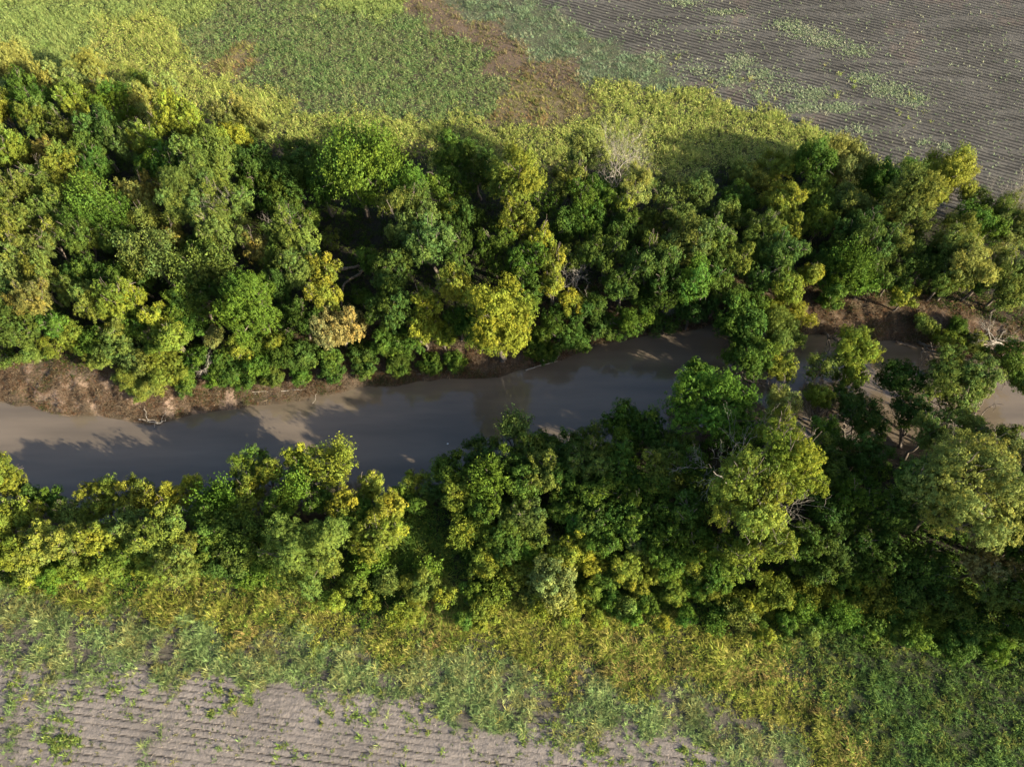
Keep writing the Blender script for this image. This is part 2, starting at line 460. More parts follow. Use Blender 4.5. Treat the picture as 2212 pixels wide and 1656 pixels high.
def limb(p0, p1, r0, r1, r, wob=.12, n=6, k=6):
    p0 = np.array(p0, float); p1 = np.array(p1, float)
    t = np.linspace(0, 1, n)[:, None]
    L = np.linalg.norm(p1 - p0)
    pts = p0 + (p1 - p0) * t
    pts[1:-1] += r.normal(size=(n - 2, 3)) * L * wob * .35
    pts[:, 2] += np.sin(t[:, 0] * np.pi) * L * .05
    return tube(pts, np.linspace(r0, r1, n), k), pts
def trunk_mesh(name, Rr, cz, lobes, seed, mat=None):
    r = np.random.default_rng(seed + 500)
    r0 = .05 + .055 * Rr
    parts = []
    tb, pts = limb((0, 0, -.6), (r.normal() * .15 * Rr, r.normal() * .15 * Rr, cz), r0, r0 * .45, r, .06, 8, 8)
    parts.append(tb)
    for c, q in lobes[1:]:
        s = pts[r.integers(3, 7)]
        e = np.array([0, 0, cz]) + c * 1.0
        tb2, p2 = limb(s, e, r0 * .42, r0 * .12, r, .14, 6, 5)
        parts.append(tb2)
        for _ in range(3):
            d = unit(r.normal(size=3) + np.array([0, 0, .5]))
            parts.append(limb(p2[r.integers(3, 6)], e + d * q * .95, r0 * .14, .018, r, .18, 5, 4)[0])
    v, f = join(parts)
    return mesh_np(name, v, f, mat or M_BARK, None, True)

PROTO = {}
def proto(key, Rr, style, n, squash=.85):
    PROTO[key] = []
    for i in range(n):
        sd_ = abs(hash_(key)) + i * 17
        cm, lobes = crown_mesh('crown_' + key, Rr, style, sd_, squash)
        cz = Rr * (1.25 if style != 'tall' else 1.6)
        tm = trunk_mesh('trunk_' + key, Rr, cz, lobes, sd_)
        PROTO[key].append((cm, tm, Rr, cz))
def hash_(s): return sum(ord(ch) * (i + 3) for i, ch in enumerate(s))
for st, n3 in (('round', (6, 6, 5, 4)), ('tall', (4, 3, 2, 1)), ('fine', (3, 3, 2, 2)), ('spiky', (3, 3, 2, 3)), ('thin', (3, 3, 2, 1))):
    for sz, Rr, n in (('huge', 5.6, max(1, n3[0] // 2)), ('big', 4.0, n3[0]), ('mid', 2.8, n3[1]), ('small', 1.7, n3[2]), ('tiny', 1.0, n3[3])):
        proto(st + '_' + sz, Rr, st, n)

CLR = {'Y': (.215, .245, .032), 'y': (.16, .20, .027), 'O': (.142, .182, .036), 'o': (.115, .155, .028), 'G': (.09, .165, .022), 'g': (.08, .138, .02), 'D': (.06, .105, .018),
       'B': (.112, .16, .036), 'b': (.082, .13, .024), 'P': (.23, .25, .062), 'R': (.25, .22, .07), 'r': (.19, .185, .045)}
CWORD = {'Y': 'golden yellow-green', 'y': 'yellowish green', 'O': 'olive green', 'o': 'dull olive', 'G': 'bright green', 'g': 'mid green', 'D': 'dark green', 'B': 'bluish green',
         'b': 'shaded blue-green', 'P': 'pale greyish-yellow', 'R': 'tan and gold', 'r': 'brownish olive'}
SWORD = {'round': 'round-clumped', 'tall': 'tall narrow', 'fine': 'fine-leaved', 'spiky': 'upright-shooted', 'thin': 'thinly leaved'}
STY = {'n': 'round', 't': 'tall', 'f': 'fine', 's': 'spiky', 'l': 'thin'}

# far-bank wood, then river trees, then near side.  (x, y, r, height m, style, colour, own label or None)
T = [
# upper left wood
(22,135,42,8,'f','P','pale hazy crown at the far left edge where wood meets meadow'),(110,178,34,8,'n','P',0),(50,195,32,8,'n','g',0),(188,150,38,6,'f','P',0),(163,187,30,8,'n','P',0),(225,190,28,8,'n','P',0),
(363,190,34,7,'l','P','pale half-bare crown standing at the meadow edge of the upper left wood'),(250,228,42,9,'n','g',0),(163,228,36,10,'n','Y',0),(75,225,40,10,'n','g',0),(0,238,34,10,'n','Y',0),(310,215,30,8,'f','P',0),(300,178,26,6,'f','O',0),
(88,265,38,10,'n','O',0),(213,300,48,10,'n','b',0),(150,288,36,10,'n','o',0),(388,268,50,12,'n','Y','tallest golden crown with bare limbs inside near the meadow, upper left wood'),(488,245,38,10,'n','P',0),(540,275,38,9,'f','P','fine pale yellow crown bulging out over the meadow edge'),(500,312,46,11,'n','Y',0),
(325,308,36,11,'n','Y',0),(272,315,38,10,'n','B',0),(12,335,50,12,'n','y','bright yellow-green tree cut by the left edge, above mid height'),(105,333,28,10,'n','r',0),(58,335,26,9,'n','r',0),(150,370,46,11,'n','o',0),(205,365,38,10,'n','g',0),
(450,355,64,13,'n','O','broad pale olive tree with one white bare stem on its right side'),(388,358,40,12,'n','g',0),(413,425,66,13,'f','B','largest soft grey-green crown in the middle of the upper left wood'),(488,452,52,12,'n','O',0),(338,352,42,11,'n','g',0),(88,395,38,11,'n','O',0),
(38,412,38,11,'n','O',0),(213,440,46,11,'s','G','light green tree with upright shoots in the left wood'),(113,450,44,10,'n','o',0),(300,424,38,10,'n','r',0),(325,465,36,10,'f','O',0),(548,372,50,9,'n','D',0),(5,470,34,11,'n','Y',0),
(38,485,42,10,'n','O',0),(22,550,38,10,'n','O',0),(72,548,42,10,'n','O',0),(108,512,30,10,'n','O',0),(175,520,38,10,'n','o',0),(188,478,40,10,'s','g',0),(250,470,38,10,'s','g',0),(250,515,40,9,'n','b',0),
(333,550,52,11,'s','B','upright-shooted grey-green tree below the largest soft grey-green crown'),(413,592,38,10,'s','B',0),(376,512,26,10,'n','r',0),(476,498,52,12,'n','O',0),(476,585,38,9,'s','b',0),(430,545,40,9,'n','D',0),(150,480,36,9,'n','b',0),
(83,604,40,9,'n','O',0),(75,652,42,10,'n','r','brown-tinted olive tree near the left edge above the dry bank'),(15,594,38,9,'n','B',0),(10,655,42,9,'n','B',0),(28,710,50,9,'n','b','blue-green tree at the left edge just above the eroded bank'),(150,624,30,8,'n','o',0),
(200,658,40,9,'n','O',0),(255,650,46,10,'n','y',0),(292,645,24,10,'n','Y',0),(120,705,34,6,'n','g',0),(240,600,40,7,'n','D',0),(180,590,36,7,'n','D',0),(300,600,40,7,'n','D',0),
(338,687,30,8,'n','Y',0),(376,730,38,8,'n','y',0),(338,735,34,6,'n','g',0),(545,672,66,11,'n','G','large round bright green tree above the middle of the far bank'),(430,645,40,8,'n','D',0),(392,660,34,8,'n','g',0),(463,728,26,5,'n','r',0),
(255,712,34,6,'n','O',0),(290,700,34,6,'n','g',0),(420,700,34,6,'n','g',0),
# upper middle wood
(570,395,52,8,'n','D',0),(612,422,48,8,'n','D',0),(656,352,46,6,'n','b',0),(640,395,40,7,'n','D',0),(779,385,80,12,'s','G','big upright-shooted bright green tree above the dark clearing'),(700,405,40,9,'n','g',0),(880,470,54,12,'n','B',0),(892,415,40,11,'s','G',0),
(932,530,56,12,'n','B','large speckled blue-green tree right of the dark clearing'),(985,545,42,10,'n','b',0),(980,345,46,9,'n','g',0),(967,405,44,9,'n','g',0),(972,457,30,9,'n','y',0),(1035,370,46,9,'n','D',0),(1000,480,40,8,'n','D',0),
(629,520,54,12,'n','O','big pale olive tree left of the dark clearing'),(652,582,48,10,'n','O',0),(560,535,30,10,'n','r','rust-tipped tree beside the big pale olive tree by the clearing'),(697,590,34,10,'n','Y',0),(700,645,34,9,'n','Y',0),(712,516,26,3.5,'l','o','lone small bush standing inside the dark clearing'),
(800,566,32,7,'n','g',0),(842,600,48,9,'n','b',0),(667,475,28,5,'n','g',0),(734,710,50,7,'n','R','tan and gold leaved tree leaning over the bank in the middle'),(842,668,50,9,'n','b','dark speckled tree beside the tan and gold tree'),(600,620,34,8,'n','D',0),
(917,655,34,10,'n','Y',0),(980,620,44,10,'n','Y','golden tree left of the brightest yellow tree, upper of the golden pair'),(915,715,38,7,'n','Y','low golden tree just above the bank, left of the brightest yellow tree'),(962,722,26,6,'n','y',0),(830,738,34,4,'n','g',0),(992,690,34,7,'n','g',0),
(654,690,40,7,'n','D',0),(592,738,24,4,'n','y',0),(600,560,34,8,'n','D',0),(620,460,34,6,'n','D',0),(780,640,22,4,'n','g',0),(620,680,30,6,'n','D',0),(880,740,30,4,'n','g',0),
# middle
(1108,405,58,13,'t','y','tall yellow-green tree standing highest in the middle of the wood'),(1121,478,44,11,'n','y',0),(1171,515,26,11,'n','Y',0),(1191,567,30,10,'n','Y','narrow golden crown halfway down the middle of the wood'),(1193,618,28,9,'n','Y',0),(1071,540,44,9,'n','g',0),(1133,570,44,9,'n','g',0),(1140,625,40,8,'n','g',0),
(1082,716,78,10,'t','Y','brightest yellow tree reaching down over the water in the middle'),(1020,700,34,7,'n','g',0),(1271,330,48,11,'f','P','pale fine-leaved crown beside the bleached bare tree'),(1233,392,38,11,'n','O',0),(1266,430,42,10,'n','g',0),(1376,402,40,12,'f','P',0),(1351,440,24,11,'n','Y',0),
(1316,430,38,9,'n','g',0),(1183,442,36,8,'l','g',0),(1434,428,40,10,'l','B',0),(1509,425,40,10,'n','B',0),(1471,478,40,11,'n','O',0),(1396,492,38,9,'n','o',0),(1484,528,48,11,'n','B',0),(1538,515,40,11,'n','O',0),
(1308,552,48,9,'n','b',0),(1245,560,34,8,'l','o',0),(1271,480,42,8,'n','g',0),(1409,568,48,12,'n','b',0),(1496,615,46,12,'n','G',0),(1434,615,42,11,'n','D',0),(1346,615,42,10,'n','D',0),(1233,655,28,5,'n','Y','small golden tree low down right of the brightest yellow tree'),
(1359,700,44,5,'f','G','small bright green tree leaning out over the water'),(1208,715,44,4,'n','D',0),(1271,662,38,5,'n','D',0),(1300,700,34,3.5,'n','D',0),(1150,560,34,6,'n','D',0),(1220,500,34,7,'n','D',0),(1340,500,40,8,'n','D',0),(1500,660,38,8,'n','D',0),(1400,650,34,5,'n','D',0),
# upper right wood
(1759,360,44,10,'n','g','dark-sided tree at the field edge left of the pale feathery crown'),(1829,350,48,9,'f','P','pale feathery crown at the edge of the ploughed field'),(1684,365,40,6,'f','y',0),(1689,437,42,12,'n','Y',0),(1697,490,38,11,'n','y',0),(1620,385,44,5,'n','O',0),(1590,440,42,7,'n','g',0),(1560,470,34,9,'n','O',0),
(1759,437,42,11,'n','y',0),(1834,446,50,12,'n','O',0),(1768,480,34,10,'n','y',0),(1959,440,64,13,'n','O','broad olive-gold tree in the right wood below the hedge of the field'),(1905,402,42,9,'n','g',0),(2045,385,54,11,'f','Y','brightest yellow crown standing out against the far ploughed field'),(2008,428,34,10,'n','y',0),
(1972,372,38,5,'n','G',0),(1884,515,46,11,'n','b',0),(1947,525,42,10,'n','O',0),(1834,512,40,9,'n','D',0),(1972,578,42,8,'n','D',0),(2060,520,46,11,'f','O',0),(2085,575,54,11,'f','P','feathery tan-green tree in the right wood above the brown mud bank'),(2042,600,40,8,'n','o',0),
(2110,487,50,10,'n','g',0),(2160,462,40,10,'f','O',0),(2197,500,38,10,'f','P',0),(2147,575,42,10,'f','P',0),(2187,600,46,10,'n','O','olive tree at the right edge just above the mud bank'),(2172,640,34,6,'n','O',0),(2100,430,34,6,'l','o',0),(2200,440,30,7,'f','P',0),
(1747,600,26,9,'t','y','slim pointed yellow-green tree at the left end of the mud bank'),(1834,585,46,8,'s','g',0),(1868,608,36,6,'s','G','light green shrubby tree overhanging the left part of the mud bank'),(1802,625,36,6,'n','g',0),(1947,640,30,5,'n','y','yellow-tipped bush at the top of the mud bank'),(1684,550,48,10,'n','b',0),(1640,500,42,10,'n','b',0),
(1697,625,40,9,'n','y',0),(1640,600,44,9,'n','b',0),(1580,560,44,9,'n','o',0),(1560,620,40,10,'n','b',0),(1620,650,40,7,'n','g',0),(1900,570,40,8,'n','b',0),(1790,560,36,6,'n','D',0),(2010,570,36,7,'n','D',0),(2110,612,32,6,'n','g',0),(1930,600,34,6,'n','D',0),
(1704,684,46,6,'f','Y','yellow dome-shaped tree at the narrow part of the river'),(1660,670,36,6,'n','y',0),
# trees over the river at right
(1592,725,54,9,'n','g',0),(1608,795,52,9,'n','g',0),(1673,738,44,8,'f','O',0),(1673,815,34,8,'n','y',0),(1826,775,48,9,'n','y','yellow-green tree spreading over the water below the mud bank'),(1769,812,36,8,'l','O',0),(1760,872,32,8,'n','y',0),(1826,828,30,7,'n','y',0),
(1690,872,40,10,'f','P',0),(1682,935,48,12,'f','y',0),(1782,937,36,7,'n','g',0),(1542,885,88,10,'n','G','big vivid green tree beside the water at the river bend'),(1500,830,36,7,'n','G',0),
(1927,838,50,6,'n','D',0),(2033,868,52,9,'n','O',0),(2033,812,44,7,'n','o',0),(2091,838,44,8,'n','O',0),(2165,800,50,7,'n','g','broad mid green tree with dark limbs over the water at the right edge'),(2011,935,46,9,'n','O',0),(2093,925,38,9,'n','O',0),(1864,915,44,6,'n','D',0),(1820,880,40,5,'n','D',0),(1960,905,44,6,'n','D',0),(2190,840,30,6,'l','D',0),
(2208,850,38,7,'n','O',0),(2175,950,34,7,'n','o',0),
# big lower right
(1612,1075,92,14,'n','y','biggest yellow-olive tree, left of the tall pair at lower right'),(1708,1010,72,14,'n','Y','tall yellow tree behind and right of the biggest yellow-olive tree'),(1660,1170,58,11,'n','y',0),(1600,1205,50,9,'n','y',0),
(2085,1065,118,14,'n','P','huge pale gold crown near the right edge'),(1990,1040,56,12,'n','B','soft grey-green crown against the left side of the huge pale crown'),(2150,1010,60,13,'n','P',0),(2129,1218,50,8,'n','R','yellow-brown tree directly below the huge pale crown'),(2158,1278,54,7,'n','O',0),
(1847,1080,52,7,'n','g',0),(1725,1172,48,6,'n','D',0),(1804,1185,50,6,'n','D',0),(1900,1205,52,6,'n','D',0),(1760,1230,44,5,'n','D',0),(1864,985,50,6,'n','D',0),(1800,1020,46,6,'n','b',0),(1930,1110,50,7,'n','b',0),(2000,1230,50,6,'n','D',0),
(1880,1140,46,6,'n','D',0),(2050,1300,48,5,'n','D',0),(1960,1290,46,4,'n','D',0),(2200,1180,50,9,'n','g',0),(2215,1100,46,8,'n','b',0),(1790,1110,44,6,'n','D',0),(2100,1340,46,4,'n','D',0),(2190,1350,46,4,'n','D',0),(1840,1240,40,4,'n','g',0),(1760,980,40,7,'n','b',0),
# dark belt lower middle
(1345,925,50,6,'n','g','dark olive dome-shaped tree at the water right of the bare open river'),(1398,930,46,6,'n','g',0),(1109,935,32,7,'s','B','small upright grey-green tree poking highest out of the dark trees by the water'),(1041,978,42,5,'n','b',0),(1176,965,38,5,'n','g',0),(1221,972,40,5,'n','b',0),(974,1018,42,5,'n','g',0),(1049,1034,36,6,'s','G',0),
(986,1066,38,4,'n','y',0),(1090,1010,42,5,'n','g',0),(1149,980,42,6,'n','o',0),(1176,1022,42,6,'n','o',0),(1130,1050,42,5,'n','g',0),(1274,962,42,5,'n','o',0),(1271,995,46,7,'n','o',0),(1328,985,46,6,'n','g',0),(1286,1055,44,6,'n','g',0),
(1220,1030,42,5,'n','g',0),(1342,1040,46,6,'n','g',0),(1432,1015,54,8,'n','o','rounded olive tree left of the biggest yellow-olive tree'),(1399,1080,48,7,'n','g',0),(1452,965,44,6,'n','D',0),(1480,1010,44,7,'n','g',0),(1106,1112,32,4,'n','B',0),(1144,1116,34,4.5,'n','B',0),(1145,1155,32,3.5,'n','o',0),
(1216,1095,34,4,'n','g',0),(1241,1125,28,4,'n','G',0),(1283,1122,36,5,'n','b',0),(1437,1165,48,5,'n','g',0),(1330,1120,44,5,'n','g',0),(1380,1140,42,5,'n','g',0),(1480,1110,46,7,'n','g',0),(1500,1170,42,6,'n','g',0),(1050,1090,38,4,'n','g',0),
(1300,1172,38,4,'n','g',0),(1086,1178,38,3.5,'n','g',0),(1374,1180,26,4,'n','B',0),(1520,1050,40,7,'n','D',0),(1440,1215,34,4,'n','g',0),(1550,1240,36,4,'n','g',0),(1020,1130,34,3,'n','g',0),
# near shrubs lower middle
(1001,1156,24,3,'s','Y','small spiky yellow shrub alone in the green scrub'),(1049,1220,32,3.2,'n','Y','yellow two-lobed shrub in the green scrub left of the pale shrub'),(1249,1182,30,3.8,'n','Y',0),(1211,1205,32,3.8,'n','Y',0),(1194,1262,44,3.6,'n','P','pale upright shrub at the front edge of the thicket'),(1349,1228,32,3.6,'n','Y','golden shrub right of the pale upright shrub'),(1424,1232,26,3,'n','Y',0),
(1375,1262,24,2.6,'n','y',0),(1121,1242,26,2.6,'n','y',0),(1081,1275,20,2.2,'s','y',0),(1455,1284,24,2.6,'n','y',0),(1520,1280,22,2.6,'n','y',0),(1603,1298,26,2.8,'n','y',0),(1673,1280,32,3.8,'n','y','yellow-green shrub just below the biggest yellow-olive tree'),(1725,1315,24,2.6,'s','G',0),(1745,1288,24,2.6,'s','y',0),(1817,1322,26,2.6,'s','G',0),
(1895,1290,34,3.2,'s','y','bright star-shaped shrub in the dark foot of the lower right trees'),(1560,1320,22,2,'n','g',0),(1494,1220,30,3.4,'n','y',0),(910,1268,32,2.8,'f','O','soft pale olive shrub standing forward in the weeds'),(894,1316,22,2,'f','y',0),(925,1232,18,1.8,'s','G',0),(1042,1325,28,2,'n','y','low rounded olive bush furthest forward in the golden weeds'),
(1245,1300,24,2.2,'n','y',0),(1275,1278,22,2.2,'n','y',0),(1320,1300,22,2,'n','g',0),(1400,1305,22,2,'n','g',0),(1780,1340,28,2.2,'n','g',0),(1980,1370,34,2.4,'n','g',0),(2060,1390,34,2.4,'n','g',0),(1930,1350,30,2.4,'n','g',0),(1870,1350,28,2.2,'n','g',0),
(960,1290,20,2.4,'n','y',0),(1150,1290,22,2.5,'n','O',0),(1130,1200,26,2.7,'f','G',0),(1065,1160,24,2.6,'s','y',0),(1280,1225,26,2.7,'n','Y',0),(1310,1255,22,2.5,'n','g',0),(1455,1250,24,2.6,'f','y',0),(1400,1200,24,2.6,'s','O',0),(1490,1262,22,2.5,'n','G',0),(1550,1285,24,2.6,'n','y',0),(1640,1310,24,2.6,'f','y',0),(1590,1330,20,2.4,'s','O',0),(1700,1345,22,2.5,'n','G',0),(1850,1310,26,2.7,'n','y',0),(1790,1290,24,2.6,'f','Y',0),(1940,1320,26,2.7,'s','g',0),(2010,1330,28,2.8,'n','y',0),(2080,1355,28,2.8,'n','O',0),(2150,1400,28,2.8,'f','G',0),(1170,1315,18,2.3,'s','y',0),(1230,1330,18,2.3,'n','y',0),(1350,1310,20,2.4,'n','O',0),(1480,1330,18,2.3,'f','G',0),(840,1260,22,2.5,'s','O',0),(1020,1280,20,2.4,'n','G',0),(770,1260,24,2.6,'n','y',0),(720,1300,20,2.4,'f','y',0),(1110,1150,24,2.6,'s','O',0),(1370,1335,16,2.2,'n','G',0),(1290,1340,16,2.2,'n','y',0),(1430,1350,16,2.2,'f','Y',0),(1540,1350,16,2.2,'s','g',0),(1650,1370,18,2.3,'n','y',0),(1750,1375,18,2.3,'n','O',0),(1000,1340,16,2.2,'f','G',0),(860,1330,16,2.2,'s','y',0),(800,1300,18,2.3,'n','y',0),
# near hedge left
(16,1045,46,6,'n','y','yellow-green tree at the lower left edge beside the water'),(12,1125,42,5.5,'n','y',0),(20,1205,42,4,'n','y',0),(60,1112,34,5,'n','y',0),(85,1162,38,5,'n','O',0),(75,1085,34,3.5,'n','D',0),(58,1205,34,3.5,'n','O',0),(125,1095,32,4,'n','g',0),(155,1112,36,5,'n','O',0),
(150,1172,40,5,'n','O',0),(225,1085,44,5.5,'n','y',0),(205,1160,38,5,'n','y',0),(300,1085,42,5.5,'n','y',0),(272,1135,40,5.5,'n','O',0),(316,1165,38,5.5,'n','O',0),(235,1212,40,3.5,'n','y',0),(372,1082,40,5.5,'n','Y',0),(358,1147,42,6,'n','O',0),
(388,1215,52,5,'n','O','rounded olive tree bulging out at the right end of the left hedge'),(426,1056,24,5,'n','Y',0),(325,1222,32,3,'n','y',0),(113,1243,28,2,'n','G',0),(68,1240,28,2,'n','y',0),(168,1232,26,2,'n','y',0),(270,1195,34,4,'n','D',0),
(476,1085,42,5.5,'s','G',0),(463,1150,44,4.5,'n','g',0),(513,1200,42,4,'n','b',0),(526,1095,38,5,'n','y',0),(555,1025,42,6,'n','g',0),(594,1032,28,6.5,'n','Y',0),(540,1060,34,6,'n','y',0),(654,1012,34,7,'n','Y','golden-tipped tree by the water, left of the central hedge gap'),(724,1022,50,7,'s','y',0),
(655,1058,38,6,'s','G',0),(802,1050,32,6,'n','Y',0),(837,1100,36,5,'n','Y',0),(742,1090,36,5.5,'n','Y',0),(664,1195,80,7,'f','O','large soft rounded pale olive tree in front of the hedge'),(809,1165,50,5,'n','y','dense golden dome-shaped tree right of the soft pale olive tree'),(850,1148,34,4.5,'n','Y',0),(804,1216,28,2.6,'s','G',0),
(900,1042,24,4.5,'n','Y','slender yellow tree alone at the water in the gap'),(530,1155,40,4.5,'s','b',0),(545,1225,34,3,'n','g',0),(742,1138,38,4,'n','D',0),(605,1090,40,5,'n','g',0),(690,1085,36,5,'n','g',0),(780,1100,34,4,'n','g',0),(870,1080,32,3,'n','g',0),(900,1095,26,2.2,'n','g',0),(440,1110,36,5,'n','g',0),(430,1200,30,3.5,'n','D',0),(940,1060,30,3,'n','b',0),
(600,1150,34,4,'n','b',0),(480,1220,30,3,'n','D',0),
# bank bushes on the far side
(400,832,24,1.8,'n','b',0),(470,815,26,2,'n','g',0),(530,822,24,1.8,'n','D',0),(590,815,26,1.8,'n','b',0),(650,812,26,1.8,'n','g',0),(715,806,26,1.6,'n','D',0),(790,795,26,1.6,'n','b',0),(860,792,26,1.6,'n','g',0),(930,788,26,1.6,'n','D',0),(985,782,28,1.8,'n','g',0),(1180,765,24,1.5,'n','D',0),(300,842,24,1.6,'f','O',0),(143,732,42,3.5,'f','y','fluffy yellow-green bush above the dry left bank'),(70,765,30,3,'f','B','pale silvery bush on the brow of the dry left bank'),(521,757,36,3.6,'n','y',0),(313,778,42,3.5,'n','B',0),(250,757,42,3.5,'n','O',0),(363,795,42,3.2,'f','y',0),(488,795,42,3,'n','g',0),(275,815,28,2,'f','O',0),(330,828,28,1.8,'f','O',0),(430,770,30,3,'n','g',0),
(560,790,36,3,'n','g',0),(620,770,40,3,'n','D',0),(660,772,34,2.8,'n','b',0),(712,776,26,2.2,'n','g',0),(560,740,30,3,'n','g',0),(200,740,34,3.5,'n','g',0),(210,775,28,2.6,'n','O',0),(400,820,26,1.8,'f','g',0),(780,765,32,2,'n','D',0),(860,770,30,1.6,'n','D',0),(20,775,30,1.6,'l','b',0),
(1160,745,34,2,'n','D',0),(1250,735,34,2,'n','D',0),(1440,700,34,2.4,'l','b',0),(1997,700,26,1.8,'n','O',0),(2044,732,30,1.8,'n','y',0),(2103,738,26,1.6,'n','O',0),(2070,705,24,1.6,'n','g',0),(1790,655,24,1.6,'n','g',0),
# beyond the frame, they shade the lower right
(2290,1060,90,13,'n','g',0),(2300,1180,90,12,'n','g',0),(2290,1290,80,11,'n','g',0),(2400,1130,90,13,'n','g',0),(2290,960,80,12,'n','g',0),(2330,1400,80,10,'n','g',0),(2420,1300,90,13,'n','g',0),(2400,1450,90,12,'n','g',0),
(-70,1120,60,6,'n','y',0),(-60,640,70,10,'n','g',0),(-60,450,70,11,'n','O',0),(-60,280,60,10,'n','O',0),(-80,1210,60,5,'n','y',0),
]
# labels: landmarks carry their own; every other tree is placed by its nearest landmark, direction and order
LM_SHORT = {}
def plan_labels():
    lm = [i for i, t in enumerate(T) if t[6]]
    groups = {}
    for i, t in enumerate(T):
        if t[6]: continue
        d = [(math.hypot(t[0] - T[j][0], t[1] - T[j][1]), j) for j in lm]
        dist, j = min(d)
        dx, dy = t[0] - T[j][0], t[1] - T[j][1]
        a = math.degrees(math.atan2(-dy, dx)) % 360
        k = int(((a + 22.5) % 360) // 45)
        dr = ['right of', 'up-right of', 'above', 'up-left of', 'left of', 'down-left of', 'below', 'down-right of'][k]
        groups.setdefault((j, dr), []).append((dist, i))
    lab = {}
    for (j, dr), g in groups.items():
        g.sort()
        lmw = T[j][6].split()
        short = SHORTS[T[j][6]]
        for n, (dist, i) in enumerate(g):
            t = T[i]
            o = ['nearest', 'second', 'third', 'fourth', 'fifth', 'sixth', 'seventh', 'eighth', 'ninth', 'tenth', 'eleventh', 'twelfth'][n]
            kind = 'shrub' if t[3] <= 3.6 else 'tree'
            if len(g) == 1: lab[i] = f"{CWORD[t[5]]} {kind} {dr} the {short}"
            else: lab[i] = f"{CWORD[t[5]]} {kind}, {o} {dr} the {short}"
    return lab
def shorten(s):
    """the head of a landmark's label, cut where it still names it"""
    return s
SHORTS = {}
for t in T:
    if t[6]:
        ws = t[6].split()
        SHORTS[t[6]] = ' '.join(ws[:10])
